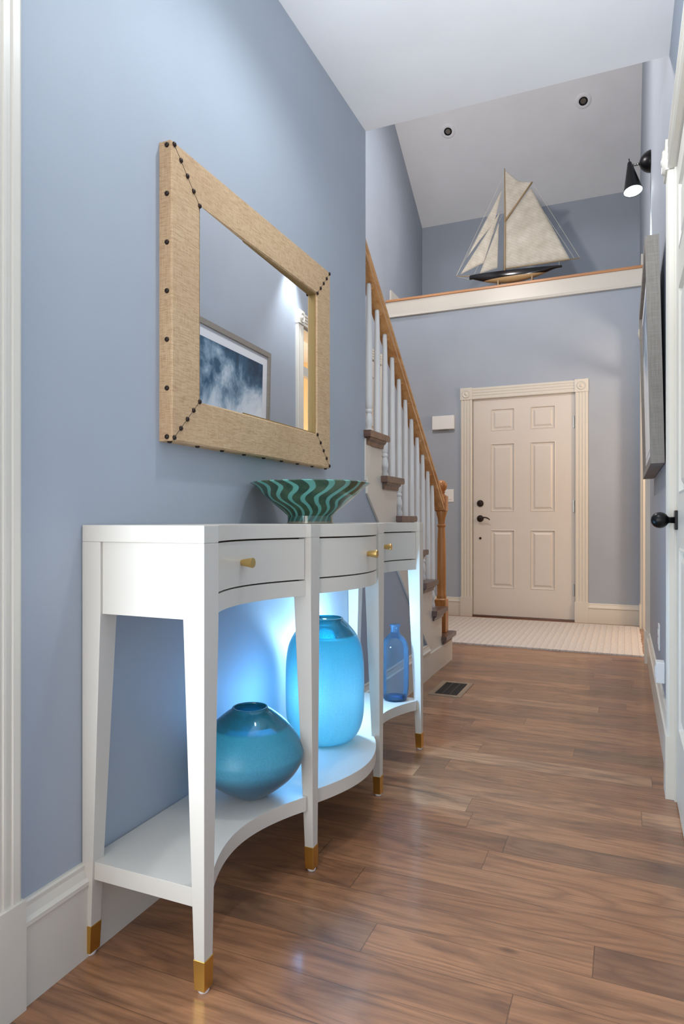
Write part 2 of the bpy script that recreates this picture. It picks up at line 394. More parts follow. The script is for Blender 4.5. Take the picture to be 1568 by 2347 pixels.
bm = BM(); box(bm, XL-.12, XR, YH-.12, YH, ZC+.03, ZT+.1); box(bm, XL-.12, XL, .9, YH-.12, ZC+.03, ZT+.1); struct('wall_header', bm, 'wall')
# ceilings
bm = BM(); box(bm, XL-.12, XR+.12, -2.72, YH+.001, ZC, ZC+.06); struct('ceiling', bm, 'ceil')
bm = BM(); prism(bm, [(.8, ZT), (YS, ZT), (YA+.1, slope_z(YA+.1)), (YA+.1, slope_z(YA+.1)+.15), (YS, ZT+.15), (.8, ZT+.15)], 'X', XF-.12, XR+.12)
struct('ceiling_foyer', bm, 'ceil')
bm = BM(); box(bm, XF, XR, YD+.02, YA, ZL-.16, ZL-.02); struct('floor_alcove', bm, 'trim')
# side room beyond the right-hand opening
bm = BM(); box(bm, XR+.12, 2.2, 4.1, 4.2, 0, 2.5); box(bm, XR+.12, 2.2, 6.15, 6.45, 0, 2.5); box(bm, 2.1, 2.2, 4.2, 6.35, 0, 2.5)
struct('wall_side_room', bm, 'beige')
bm = BM(); box(bm, XR+.12, 2.2, 4.1, 6.45, 2.5, 2.56); struct('ceiling_side_room', bm, 'ceil')

# baseboards
def base_prof(t=.016, h=.19):
    return [(0,0), (t,0), (t,h-.045), (t+.004,h-.042), (t+.004,h-.034), (t-.002,h-.028), (t-.007,h-.012), (t-.007,h-.004), (t-.010,h), (0,h)]
def baseboard(name, runs, h=.19):
    bm = BM()
    for (axis, a, b, wall, sgn) in runs:
        pts = [(wall+sgn*u, v) for u, v in base_prof(h=h)]
        prism(bm, pts, axis, a, b)
    return struct(name, bm, 'trim')
baseboard('baseboard_left', [('Y', .868, 3.62, XL, 1)])
baseboard('baseboard_right', [('Y', 2.44, 4.50, XR, -1), ('Y', 6.02, YD, XR, -1)])
baseboard('baseboard_front', [('X', XF, -1.40, YD, -1), ('X', -.293, XR, YD, -1)], .17)
baseboard('baseboard_foyer_left', [('Y', 4.3, 4.95, XF, 1)], .17)

# casings
def flute_prof(w0, t):
    """outline across a fluted casing: (across, out) """
    pts = [(0, 0), (0, t*.75), (.006, t)]
    n = 3; g = (w0-.03)/n
    for i in range(n):
        a = .012+i*g
        pts += [(a+.004, t), (a+g*.3, t*.78), (a+g*.7, t*.78), (a+g-.002, t)]
    pts += [(w0-.006, t), (w0, t*.75), (w0, 0)]
    return pts
def casing_set(name, plane, wall, sgn, a0, a1, cw, t, ztop, plinth_h=.19, rosette=True, m='trim'):
    """fluted door casing round an opening from a0 to a1 (along Y if plane=='X', along X if plane=='Y')"""
    bm = BM(); pr = flute_prof(cw, t)
    def put(pts3):  # pts (along, out, z)
        return [((wall+sgn*o, al, z) if plane == 'X' else (al, wall+sgn*o, z)) for al, o, z in pts3]
    def ext(outline, f0, f1):
        A = [bm.verts.new(p) for p in put([f0(q) for q in outline])]; B = [bm.verts.new(p) for p in put([f1(q) for q in outline])]
        n = len(A); fs = [bm.faces.new(A), bm.faces.new(B[::-1])]
        for i in range(n): fs.append(bm.faces.new((A[i], B[i], B[(i+1) % n], A[(i+1) % n])))
        bmesh.ops.recalc_face_normals(bm, faces=fs)
    zh = ztop-cw
    for s in (a0-cw, a1):
        ext(pr, lambda q: (s+q[0], q[1], plinth_h), lambda q: (s+q[0], q[1], zh))
        for z0, z1, e in ((0, plinth_h, .006), (zh, ztop+.004, .006)):
            sq = [(-.003, 0), (cw+.003, 0), (cw+.003, t+e), (-.003, t+e)]
            ext(sq, lambda q: (s+q[0], q[1], z0), lambda q: (s+q[0], q[1], z1))
    ext(pr, lambda q: (a0, q[1], zh+q[0]), lambda q: (a1, q[1], zh+q[0]))
    o = struct(name, bm, m)
    if rosette:
        for s in (a0-cw/2, a1+cw/2):
            r = BM()
            rot = Matrix.Rotation(PI/2*(1 if sgn > 0 else -1), 4, 'Y') if plane == 'X' else Matrix.Rotation(PI/2*(-1 if sgn > 0 else 1), 4, 'X')
            lathe(r, [(.038,0), (.038,.004), (.033,.009), (.026,.005), (.020,.004), (.014,.008), (.007,.012), (.001,.013)], 28, mtx=rot)
            c = put([(s, t+.005, zh+cw/2)])[0]
            obj('rosette', r, m, o, 'auto', loc=c)
    return o
casing_set('trim_1', 'Y', YD, -1, -1.292, -.391, .106, .018, 2.112, .178)
casing_set('trim_2', 'X', XR, -1, 4.60, 5.92, .10, .026, 2.48, .20)
casing_set('trim_3', 'X', XR, -1, 1.50, 2.343, .092, .022, 2.10, .20)
casing_set('trim_4', 'X', XL, 1, -.35, .783, .090, .016, 2.14, .20)
casing_set('trim_5', 'X', XF, 1, 5.0, 5.9, .10, .022, 2.46, .18)
# jambs of the openings
bm = BM()
box(bm, XR-.005, XR+.125, 4.59, 4.615, 0, 2.38); box(bm, XR-.005, XR+.125, 5.905, 5.93, 0, 2.38); box(bm, XR-.005, XR+.125, 4.59, 5.93, 2.365, 2.39)
box(bm, XR-.003, XR+.125, 2.328, 2.35, 0, 2.02); box(bm, XR-.003, XR+.125, 1.495, 1.51, 0, 2.02); box(bm, XR-.003, XR+.125, 1.5, 2.34, 2.005, 2.03)
box(bm, XL-.125, XL+.004, .765, .785, 0, 2.05); box(bm, XL-.125, XL+.004, -.36, -.34, 0, 2.05); box(bm, XL-.125, XL+.004, -.35, .8, 2.04, 2.06)
struct('trim_6', bm, 'trim')

# ------------------------------------------------------------------ panelled doors
def panel_slab(bm, put, W, H, T, panels, d=.009):
    """door face with sunk, raised panels; put(u, o, v) maps across, out, up. face at o=T"""
    us = sorted({0, W, *[p[0] for p in panels], *[p[1] for p in panels]}); vs_ = sorted({0, H, *[p[2] for p in panels], *[p[3] for p in panels]})
    def quad(*c): return bm.faces.new([bm.verts.new(put(*q)) for q in c])
    for i in range(len(us)-1):
        for j in range(len(vs_)-1):
            u0, u1, v0, v1 = us[i], us[i+1], vs_[j], vs_[j+1]
            if any(abs(u0-p[0]) < 1e-6 and abs(u1-p[1]) < 1e-6 and v0 >= p[2]-1e-6 and v1 <= p[3]+1e-6 for p in panels): continue
            quad((u0,T,v0), (u1,T,v0), (u1,T,v1), (u0,T,v1))
    for u0, u1, v0, v1 in panels:
        rings = [(0, T), (.006, T+.003), (.014, T-d), (.026, T-d), (.042, T-.001)]
        pr = [[(u0+k, o, v0+k), (u1-k, o, v0+k), (u1-k, o, v1-k), (u0+k, o, v1-k)] for k, o in rings]
        for a, b in zip(pr, pr[1:]):
            for i in range(4): quad(a[i], a[(i+1) % 4], b[(i+1) % 4], b[i])
        quad(*pr[-1])
    for c in (((0,0,0),(W,0,0),(W,T,0),(0,T,0)), ((0,0,H),(0,T,H),(W,T,H),(W,0,H)), ((0,0,0),(0,T,0),(0,T,H),(0,0,H)), ((W,0,0),(W,0,H),(W,T,H),(W,T,0)), ((0,0,0),(0,0,H),(W,0,H),(W,0,0))): quad(*c)
    bmesh.ops.remove_doubles(bm, verts=bm.verts, dist=1e-5); bmesh.ops.recalc_face_normals(bm, faces=bm.faces)
# entry door
dx0, dW, dH = -1.288, .893, 1.99
yf = YD+.012
bm = BM()
pan = [(-1.126,-.908), (-.772,-.556)]; P6 = []
for a, b in pan:
    for z0, z1 in ((.266,.802), (.965,1.592), (1.705,1.91)): P6.append((a-dx0, b-dx0, z0-.015, z1-.015))
panel_slab(bm, lambda u, o, v: (dx0+u, yf+.042-o, .015+v), dW, dH, .042, P6)
d1 = struct('door_1', bm, 'door')
def roty(o): return Matrix.Rotation(PI/2, 4, 'X')
def disc_y(r, t, prof=None): 
    b = BM(); lathe(b, prof or [(r,0), (r,t*.6), (r*.8,t), (.001,t)], 28, mtx=Matrix.Rotation(PI/2, 4, 'X')); return b
obj('deadbolt', disc_y(.031, .02, [(.031,0), (.031,.006), (.024,.012), (.02,.022), (.012,.024), (.001,.024)]), 'bronze', d1, 'auto', loc=(-1.221, yf, 1.044))
h = obj('lever_rose', disc_y(.031, .02, [(.031,0), (.031,.006), (.022,.012), (.012,.02), (.011,.045), (.001,.047)]), 'bronze', d1, 'auto', loc=(-1.221, yf, .904))
b = BM(); tube(b, catmull([(0,-.045,0), (.02,-.05,.003), (.05,-.05,.010), (.078,-.05,.002), (.095,-.05,-.012)], 5), [.008]*10+[.0065]*6+[.005]*5, 10)
obj('lever_handle', b, 'bronze', h, True)
obj('latch_button', disc_y(.011, .008), 'bronze', d1, 'auto', loc=(-1.221, yf, .722))
for z in (1.75, 1.01, .277):
    b = BM(); lathe(b, [(.008,-.052), (.008,.052)], 14); box(b, -.02, 0, .0, .003, -.05, .05); obj('hinge', b, 'steel', d1, 'auto', loc=(-.391, yf-.006, z))
b = BM(); box(b, -.004, .001, -.002, .01, -.035, .035); obj('strike_plate', b, 'bronze', d1, loc=(-1.289, yf, .90))
bm = BM(); box(bm, -1.292, -.391, YD-.02, YD+.14, 0, .013); struct('trim_7', bm, 'tread')   # threshold
bm = BM(); box(bm, -1.30, -1.290, YD-.001, YD+.14, 0, 2.012); box(bm, -.393, -.385, YD-.001, YD+.14, 0, 2.012); box(bm, -1.30, -.385, YD-.001, YD+.14, 2.006, 2.016)
struct('trim_8', bm, 'trim')
bm = BM(); box(bm, -1.29, -.39, YD+.14, YD+.15, 0, 2.01); struct('wall_behind_door', bm, 'gapshade')

# near right-hand door, closed in its frame
bm = BM(); ny0, nW = 1.512, .814
P6 = []
for a, b_ in ((.12,.36), (.455,.695)):
    for z0, z1 in ((.25,.80), (.96,1.58), (1.69,1.89)): P6.append((a, b_, z0, z1))
panel_slab(bm, lambda u, o, v: (XR+.043-o, ny0+u, .008+v), nW, 1.99, .04, P6)
d2 = struct('door_2', bm, 'trim')
kn = BM(); box(kn, -.008, 0, -.03, .03, -.03, .03)
kp = obj('knob_plate', kn, 'black', d2, bevel=.002, loc=(XR+.003, 2.302, EYE))
kb = BM(); lathe(kb, [(.010,0), (.0095,.022), (.012,.026), (.019,.031), (.0240,.039), (.0255,.048), (.0240,.058), (.019,.067), (.011,.073), (.001,.075)], 32, mtx=Matrix.Rotation(-PI/2, 4, 'Y'))
obj('knob', kb, 'black', kp, True)

# closet door on the foyer's far left wall
bm = BM(); panel_slab(bm, lambda u, o, v: (XF+o, 5.0+u, .01+v), .9, 2.34, .012, [(.1,.4,.2,.95), (.5,.8,.2,.95), (.1,.4,1.1,1.75), (.5,.8,1.1,1.75), (.1,.4,1.88,2.2), (.5,.8,1.88,2.2)], .006)
struct('door_3', bm, 'door')

# transom bar across the right-hand opening
bm = BM(); box(bm, XR+.01, XR+.05, 4.615, 5.905, 2.02, 2.09); struct('trim_14', bm, 'trim')

# window behind the camera
bm = BM()
for a, b_ in ((-.95,-.9), (.03,.08), (-.46,-.41)): box(bm, a, b_, -2.68, -2.62, .5, 2.3)
for z0, z1 in ((.5,.56), (2.24,2.3), (1.38,1.42)): box(bm, -.95, .08, -2.68, -2.62, z0, z1)
w1 = struct('window_1', bm, 'trim')

# ------------------------------------------------------------------ ledge
bm = BM(); box(bm, XF, XR, YD-.018, YD, ZL-.165, ZL-.022); prism(bm, [(YD-.030, ZL-.172), (YD-.018, ZL-.145), (YD, ZL-.145), (YD, ZL-.172)], 'X', XF, XR)
struct('trim_9', bm, 'trim')
bm = BM(); box(bm, XF, XR, YD-.032, YD+.10, ZL-.022, ZL); struct('trim_10', bm, 'oakx', bevel=.004)
bm = BM(); box(bm, XF, XR, YA-.014, YA, ZL-.02, ZL+.12); box(bm, XF, XF+.014, YD+.10, YA-.014, ZL-.02, ZL+.14); box(bm, XR-.014, XR, YD+.10, YA-.014, ZL-.02, ZL+.14)
struct('trim_11', bm, 'trim')

# ------------------------------------------------------------------ staircase
R_, G_ = .182, .217; NS = 13
def nose(k): return 4.178-G_*(k-1)          # front of tread k
st = thing('staircase', 'white staircase with walnut treads, turned white balusters and an oak handrail climbing the foyer', 'staircase', (XL, 4.15, 0))
st_inv = Matrix.Translation((-XL, -4.15, 0))
def sobj(name, bm, m, **kw):
    bmesh.ops.transform(bm, matrix=st_inv, verts=bm.verts); return obj(name, bm, m, st, **kw)
# the closed face under the treads: stepped stringer outline in the Y-Z plane
pts = [(4.150, 0)]
for k in range(1, 8):
    yk = nose(k)-.028; pts += [(yk, R_*(k-1) if k > 1 else 0), (yk, R_*k-.03)] if k > 1 else [(yk, R_*k-.03)]
pts += [(YH, R_*7-.03), (YH, 1.06)]
# lower edge of the white face: diagonal skirt, then down to the floor
pts += [(2.66, 1.06), (3.60, .19), (3.60, 0)]
bm = BM(); prism(bm, pts, 'X', XL-.12, XL+.0); sobj('stringer', bm, 'trim')
bm = BM()
prism(bm, [(2.643, 1.055), (2.70, 1.055), (3.64, .185), (3.57, .185), (2.643, 1.043)][:0] or [(YH, 1.075), (2.672, 1.075), (3.655, .19), (3.585, .19), (YH, 1.005)], 'X', XL, XL+.010)
sobj('skirt_moulding', bm, 'trim')
bm = BM(); prism(bm, [(YH, 0), (3.60, 0), (3.60, .19), (2.66, 1.06), (YH, 1.06)], 'X', XL-.12, XL-.001); struct('wall_under_stairs', bm, 'wall')
bm = BM(); box(bm, XL-.002, XL+.006, YH-.012, YH+.05, 1.06, 1.24); struct('trim_12', bm, 'trim')
bm = BM(); box(bm, XL-.001, XL+.012, 3.60, 4.150, 0, .13); sobj('base_strip', bm, 'trim')
for k in range(1, NS+1):
    z = R_*k; yn = nose(k)
    b = BM(); yb = yn-G_-.028-.012
    x_out = XL+.032 if k < 8 else XL-.122
    prism(b, [(yb, z-.028), (yn-.012, z-.028), (yn-.003, z-.024), (yn, z-.014), (yn-.003, z-.004), (yn-.012, z), (yb, z)], 'X', XF+.02, XL-.10 if k < 8 else x_out)
    if k < 8:   # return past the stringer with the scotia under it
        prism(b, [(yb, z-.028), (yn-.012, z-.028), (yn-.003, z-.024), (yn, z-.014), (yn-.003, z-.004), (yn-.012, z), (yb, z)], 'X', XL-.10, x_out)
    sobj('tread', b, 'tread')
    if k < 8:
        b = BM(); prism(b, [(XL, z-.028), (XL+.024, z-.028), (XL+.022, z-.036), (XL+.012, z-.044), (XL+.009, z-.060), (XL, z-.060)], 'Y', yb+.02, yn-.03)
        sobj('cove_moulding', b, 'tread')
    b = BM(); box(b, XF+.02, XL-.12, yn-.045, yn-.028, z-R_, z-.028); sobj('riser', b, 'trim')
# wall skirt on the far side
bm = BM(); prism(bm, [(4.32, 0), (4.32, .25), (nose(NS)-.1, R_*NS+.27), (nose(NS)-.1, R_*NS-.3), (4.1, 0)], 'X', XF, XF+.018); struct('trim_13', bm, 'trim')
# balusters
XB = XL-.045
def rail_top(y): return 1.922-.803*(y-2.934)
nb = 0; ys = []
for k in range(1, 9):
    yn = nose(k)
    for j in (0, 1):
        y = yn-.075-.108*j
        if k == 1: continue
        if k == 2 and j == 0: y = yn-.085
        ys.append((k, y))
ys = [(k, y) for k, y in ys if y > YH-.02]
for k, y in ys:
    z0 = R_*k; L = rail_top(y)-.062-z0
    b = BM()
    prof = [(.017,0), (.0185,.012), (.0165,.022), (.0125,.034), (.016,.05), (.0175,.066), (.015,.086), (.0115,.10), (.0155,.106), (.0155,.114), (.012,.120), (.0155,.128), (.0165,.16), (.0165,.3), (.0135,L-.15), (.0105,L)]
    lathe(b, prof, 18, c=(XB, y, z0)); sobj('baluster', b, 'balu', smooth='auto')
# handrail: moulded profile swept along the slope
prof = [(-.030,-.070), (.030,-.070), (.030,-.052), (.024,-.044), (.024,-.034), (.031,-.026), (.032,-.012), (.024,-.003), (.010,0), (-.010,0), (-.024,-.003), (-.032,-.012), (-.031,-.026), (-.024,-.034), (-.024,-.044), (-.030,-.052)]
b = BM(); ya, yb = 4.055, 2.50
A = [b.verts.new((XB+u, ya, rail_top(ya)+v)) for u, v in prof]; B = [b.verts.new((XB+u, yb, rail_top(yb)+v)) for u, v in prof]
for i in range(len(prof)): b.faces.new((A[i], B[i], B[(i+1) % len(prof)], A[(i+1) % len(prof)]))
b.faces.new(A); b.faces.new(B); bmesh.ops.recalc_face_normals(b, faces=b.faces)
hr = sobj('handrail', b, 'oak', smooth='auto')
for (k, y), (k2, y2) in zip(ys, ys[1:]):   # fillets between baluster tops
    b = BM(); a0, a1 = y-.013, y2+.013
    prism(b, [(a0, rail_top(a0)-.0695), (a1, rail_top(a1)-.0695), (a1, rail_top(a1)-.077), (a0, rail_top(a0)-.077)], 'X', XB-.018, XB+.018)
    bmesh.ops.transform(b, matrix=st_inv, verts=b.verts); obj('rail_fillet', b, 'oak', hr)
# newel
YN = 4.098
b = BM(); s = .036; z1 = R_
box(b, XB-s, XB+s, YN-s, YN+s, z1, .388)
sobj('newel_base', b, 'oakz', bevel=.003)
b = BM(); lathe(b, [(.036,.388), (.030,.394), (.032,.408), (.027,.422), (.0285,.475), (.0285,.55), (.0265,.75), (.022,.835), (.021,.842), (.027,.850), (.027,.858), (.021,.864), (.024,.900), (.033,.930), (.035,.945)], 28, c=(XB, YN, 0)); sobj('newel_post', b, 'oakz', smooth='auto')
b = BM(); box(b, XB-s, XB+s, YN-s, YN+s, .945, 1.045); sobj('newel_block', b, 'oakz', bevel=.006)
b = BM(); lathe(b, [(.032,1.045), (.022,1.052), (.018,1.060), (.026,1.066), (.020,1.072), (.030,1.084), (.0355,1.100), (.036,1.112), (.031,1.128), (.018,1.140), (.001,1.144)], 28, c=(XB, YN, 0)); sobj('newel_finial', b, 'oakz', smooth='auto')

# ------------------------------------------------------------------ console table
tb = thing('console_table', 'white lacquered console table with curved front, three drawers and brass feet against the left wall', 'table', (-.87, 1.76, 0))
TI = Matrix.Translation((.87, -1.76, 0))
def tobj(name, bm, m, parent=None, **kw):
    bmesh.ops.transform(bm, matrix=TI, verts=bm.verts); return obj(name, bm, m, parent or tb, **kw)
XT, XW = -.720, -1.0185
Ys = [1.03, 1.078, 1.486, 1.538, 1.982, 2.034, 2.442, 2.49]
def front(y, inset=0):
    """x of the serpentine front"""
    a, b_, c, d = 1.078, 1.486, 1.538, 1.982
    e, f = 2.034, 2.442
    def arc(t): return math.sin(PI*t)**.9 if 0 < t < 1 else 0
    if a < y < b_: return XT-inset-.012-.060*arc((y-a)/(b_-a))
    if c < y < d: return XT-inset-.010+.060*arc((y-c)/(d-c))
    if e < y < f: return XT-inset-.012-.060*arc((y-e)/(f-e))
    return XT-inset
def outline(y0=1.03, y1=2.49, inset=0, n=26, leg=True):
    p = []
    for i in range(0, len(Ys)-1):
        a, b_ = Ys[i], Ys[i+1]
        if i in (0, 2, 4, 6): p += [(XT, a), (XT, b_)]
        else:
            for k in range(n+1): y = a+(b_-a)*k/n; p.append((front(min(max(y, a+1e-5), b_-1e-5), inset), y))
    return p
# top
bm = BM(); prism(bm, outline()+[(XW, 2.49), (XW, 1.03)], 'Z', .846, .880); tobj('table_top', bm, 'table', bevel=.0015)
# legs: blocks full width to below the apron, then taper on the inner faces
def leg(x0, x1, y0, y1, tx, ty):
    """x1 outer face if tx<0; tx,ty: which side tapers (-1 low side, 1 high side, 0 both)"""
    b = BM(); levels = [(.846, 0), (.70, 0), (.10, 1-.10/.70), (.10, 1-.10/.70)]
    def rect(z, f, g=0):
        dxx, dyy = .027*f, .022*f
        xa, xb, ya_, yb_ = x0, x1, y0, y1
        if tx < 0: xa += dxx
        elif tx > 0: xb -= dxx
        if ty < 0: ya_ += dyy
        elif ty > 0: yb_ -= dyy
        else: ya_ += dyy*.6; yb_ -= dyy*.6
        return [(xa-g, ya_-g), (xb+g, ya_-g), (xb+g, yb_+g), (xa-g, yb_+g)]
    def loft(bm_, L):
        rs = [[bm_.verts.new((x, y, z)) for x, y in r] for z, r in L]
        fs = [bm_.faces.new(rs[0]), bm_.faces.new(rs[-1])]
        for p, q in zip(rs, rs[1:]):
            for i in range(4): fs.append(bm_.faces.new((p[i], q[i], q[(i+1) % 4], p[(i+1) % 4])))
        bmesh.ops.recalc_face_normals(bm_, faces=fs)
    loft(b, [(.846, rect(0, 0)), (.70, rect(0, 0)), (.062, rect(0, .91))])
    lg = tobj('leg', b, 'table', bevel=.0012)
    b = BM(); loft(b, [(.064, rect(0, .91, .0012)), (.008, rect(0, 1, .0012))])
    lobj = tobj('brass_foot', b, 'brass', lg, bevel=.001)
    lobj['label'] = 'brass capped foot'
    r = rect(0, 1); cx = sum(p[0] for p in r)/4; cy = sum(p[1] for p in r)/4
    b = BM(); lathe(b, [(.009,0), (.011,.003), (.011,.008)], 16, c=(cx, cy, 0)); tobj('glide', b, 'plastic', lg, smooth='auto')
leg(XT-.048, XT, 1.03, 1.078, -1, 1)
leg(XT-.048, XT, 1.486, 1.538, -1, 0)
leg(XT-.048, XT, 1.982, 2.034, -1, 0)
leg(XT-.048, XT, 2.442, 2.49, -1, -1)
leg(XW, XW+.048, 1.03, 1.078, 1, 1)
leg(XW, XW+.048, 2.442, 2.49, 1, -1)
# aprons at the ends and back
bm = BM(); box(bm, XW+.048, XT-.048, 1.036, 1.052, .70, .846); box(bm, XW+.048, XT-.048, 2.468, 2.484, .70, .846); box(bm, XW+.002, XW+.016, 1.078, 2.442, .70, .846)
tobj('apron', bm, 'table', bevel=.001)
# case bottom and front rails, drawers
def strip(y0, y1, z0, z1, inset, depth, n=26, ins2=None):
    b = BM(); p = [(front(min(max(y0+(y1-y0)*k/n, y0+1e-5), y1-1e-5), inset), y0+(y1-y0)*k/n) for k in range(n+1)]
    q = [(x-depth, y) for x, y in p][::-1]; prism(b, p+q, 'Z', z0, z1); return b
for i, (a, c) in enumerate(((1.078,1.486), (1.538,1.982), (2.034,2.442))):
    tobj('front_rail', strip(a, c, .700, .738, .002, .02), 'table', smooth='auto')
    tobj('drawer_gap_shade', strip(a, c, .738, .846, .022, .004), 'gapshade', smooth='auto', label='dark strip painted as the shade around drawer front')
    dr = tobj('drawer', strip(a+.0025, c-.0025, .7415, .8425, .003, .018), 'table', smooth='auto')
    ym = (a+c)/2; xm = front(ym, .003)
    kb = BM(); lathe(kb, [(.0065,0), (.0072,.002), (.0115,.028), (.0110,.030), (.001,.030)], 24, mtx=Matrix.Translation((xm, ym, .794))@Matrix.Rotation(PI/2, 4, 'Y'))
    tobj('drawer_knob', kb, 'knobbrass', dr, smooth='auto')
# case bottom panel
bm = BM(); prism(bm, [(x-.02 if abs(x-XT) > 1e-4 else x-.03, y) for x, y in outline(inset=.01) if 1.05 < y < 2.47]+[(XW+.01, 2.46), (XW+.01, 1.06)], 'Z', .702, .710); tobj('case_bottom', bm, 'table')
# lower shelf
bm = BM(); so = []
for i in range(len(Ys)-1):
    a, b_ = Ys[i], Ys[i+1]
    if i in (0, 2, 4, 6):
        so += [(XT-.015, a+.006 if i == 0 else a), (XT-.015, b_-.006 if i == 6 else b_)]
    else:
        for k in range(27): y = a+(b_-a)*k/26; so.append((front(min(max(y, a+1e-5), b_-1e-5), .004), y))
prism(bm, so+[(XW+.004, 2.484), (XW+.004, 1.036)], 'Z', .158, .194); tobj('shelf', bm, 'table', bevel=.0015)

# ------------------------------------------------------------------ mirror
mr = thing('wall_mirror', 'wall mirror in a wide raffia frame with dark nail heads, above the console table', 'mirror', (XL, 1.73, 1.43))
MI = Matrix.Translation((-XL, -1.73, -1.43))
def mobj(name, bm, m, parent=None, **kw):
    bmesh.ops.transform(bm, matrix=MI, verts=bm.verts); return obj(name, bm, m, parent or mr, **kw)
my0, my1, mz0, mz1 = 1.276, 2.190, 1.078, 1.791; fw = .112; xf = -.983
def fq(k, o): return [(xf+o, my0+k, mz0+k), (xf+o, my1-k, mz0+k), (xf+o, my1-k, mz1-k), (xf+o, my0+k, mz1-k)]
def mitre(i, name):
    """one side of the frame: outer face, front, inner return"""
    b = BM(); j = (i+1) % 4
    ringspec = [(0, XL-xf), (0, -.004), (.004, 0), (fw-.004, 0), (fw, -.004), (fw, XL-xf+.012), ]
    R = [fq(k, o) for k, o in ringspec]
    A = [b.verts.new(r[i]) for r in R]; B = [b.verts.new(r[j]) for r in R]
    for k in range(len(R)): b.faces.new((A[k], B[k], B[(k+1) % len(R)], A[(k+1) % len(R)]))
    b.faces.new(A); b.faces.new(B[::-1]); bmesh.ops.recalc_face_normals(b, faces=b.faces)
    for v in b.verts: v.co.y += 0
    return mobj(name, b, 'raffia', smooth='auto')
for i in range(4): mitre(i, 'frame_side')
b = BM(); g = .004
for (ya, yb_, za, zb) in ((my0+fw, my1-fw, mz0+fw, mz0+fw+g), (my0+fw, my1-fw, mz1-fw-g, mz1-fw), (my0+fw, my0+fw+g, mz0+fw+g, mz1-fw-g), (my1-fw-g, my1-fw, mz0+fw+g, mz1-fw-g)):
    box(b, XL+.003, xf-.006, ya, yb_, za, zb)
mobj('gilt_edge', b, 'gold')
b = BM(); vv = box(b, -.002, .002, -(my1-my0)/2+fw, (my1-my0)/2-fw, mz0+fw-.004, mz1-fw+.004)
bmesh.ops.transform(b, matrix=Matrix.Translation((XL+.0255, (my0+my1)/2, 0))@Matrix.Rotation(math.radians(1.5), 4, 'Z'), verts=b.verts)
mobj('mirror_glass', b, 'mirror')
# mitre seams as thin cord
for (y, z, sy, sz) in ((my0, mz0, 1, 1), (my0, mz1, 1, -1), (my1, mz0, -1, 1), (my1, mz1, -1, -1)):
    b = BM(); tube(b, [(xf+.0002, y+sy*.008, z+sz*.008), (xf+.0002, y+sy*fw, z+sz*fw)], .0006, 6)
    mobj('mitre_seam', b, 'bronze')
# nail heads
dome = [(.0062,0), (.0057,.0022), (.0046,.0038), (.0025,.0046), (.0004,.0048)]
def nail(loc, rot):
    b = BM(); lathe(b, dome, 14, mtx=Matrix.Translation(loc)@rot); mobj('nail_head', b, 'bronze', smooth=True)
RX = Matrix.Rotation(PI/2, 4, 'Y'); RYm = Matrix.Rotation(PI/2, 4, 'X'); RYp = Matrix.Rotation(-PI/2, 4, 'X'); RZm = Matrix.Rotation(PI, 4, 'X')
for (y, z, sy, sz) in ((my0, mz0, 1, 1), (my0, mz1, 1, -1), (my1, mz0, -1, 1), (my1, mz1, -1, -1)):
    for k in range(5):
        t = .008+(fw-.010)*k/4; nail((xf, y+sy*t, z+sz*t), RX)
for k in range(7):
    z = mz0+.010+(mz1-mz0-.020)*k/6; nail(((XL+xf)/2+.004, my0, z), RYm); nail(((XL+xf)/2+.004, my1, z), RYp)
for k in range(9):
    y = my0+.010+(my1-my0-.020)*k/8; nail(((XL+xf)/2+.004, y, mz0), RZm); nail(((XL+xf)/2+.004, y, mz1), Matrix.Identity(4))

# ------------------------------------------------------------------ bowl and vases
def shell(prof_out, prof_in, name, m, loc, label, cat, seg=96, n=5):
    b = BM(); po = catmull(prof_out, n); pi_ = catmull(prof_in, n) if prof_in else []
    lathe(b, po+pi_, seg, cap0=True, cap1=bool(prof_in)); o = obj(name, b, m, smooth=True, loc=loc); tag(o, label, cat); return o
bo = [(.060,0), (.067,.001), (.066,.008), (.0655,.022), (.078,.034), (.100,.052), (.130,.076), (.154,.100), (.175,.1165)]
bi = [(.172,.119), (.156,.108), (.126,.082), (.094,.056), (.060,.034), (.002,.026)]
b = BM(); lathe(b, bo[:4]+catmull(bo[3:], 5)+catmull(bi, 5), 96); bw = obj('ceramic_bowl', b, 'bowl', smooth='auto', loc=(-.843, 1.735, .880))
tag(bw, 'wide green ceramic bowl with wavy teal stripes standing on the console table top', 'bowl')
lv = [(.030,0), (.037,.003), (.060,.016), (.088,.036), (.112,.058), (.129,.084), (.1350,.104), (.1335,.118), (.126,.138), (.113,.158), (.090,.186), (.064,.208), (.049,.2185), (.0445,.2245)]
li = [(.0405,.2250), (.0410,.218), (.058,.206), (.080,.188)]
b = BM(); lathe(b, catmull(lv, 5)+catmull(li, 4), 96, cap1=False)
tag(obj('glass_vase', b, 'lowglass', smooth=True, loc=(-.868, 1.440, .194)), 'squat diamond-shaped vase of sanded teal glass on the shelf, nearest the camera', 'vase')
tv = [(.060,0), (.078,.003), (.098,.018), (.114,.045), (.1225,.085), (.1245,.14), (.1245,.20), (.1225,.255), (.1155,.300), (.100,.334), (.078,.362), (.060,.380), (.0565,.387)]
ti = [(.0530,.3875), (.055,.378), (.072,.358), (.094,.332)]
b = BM(); lathe(b, catmull(tv, 5)+catmull(ti, 4), 96, cap1=False)
tag(obj('glass_vase', b, 'tallglass', smooth=True, loc=(-.872, 1.902, .194)), 'tall rounded barrel vase of frosted aqua glass on the middle of the shelf', 'vase')
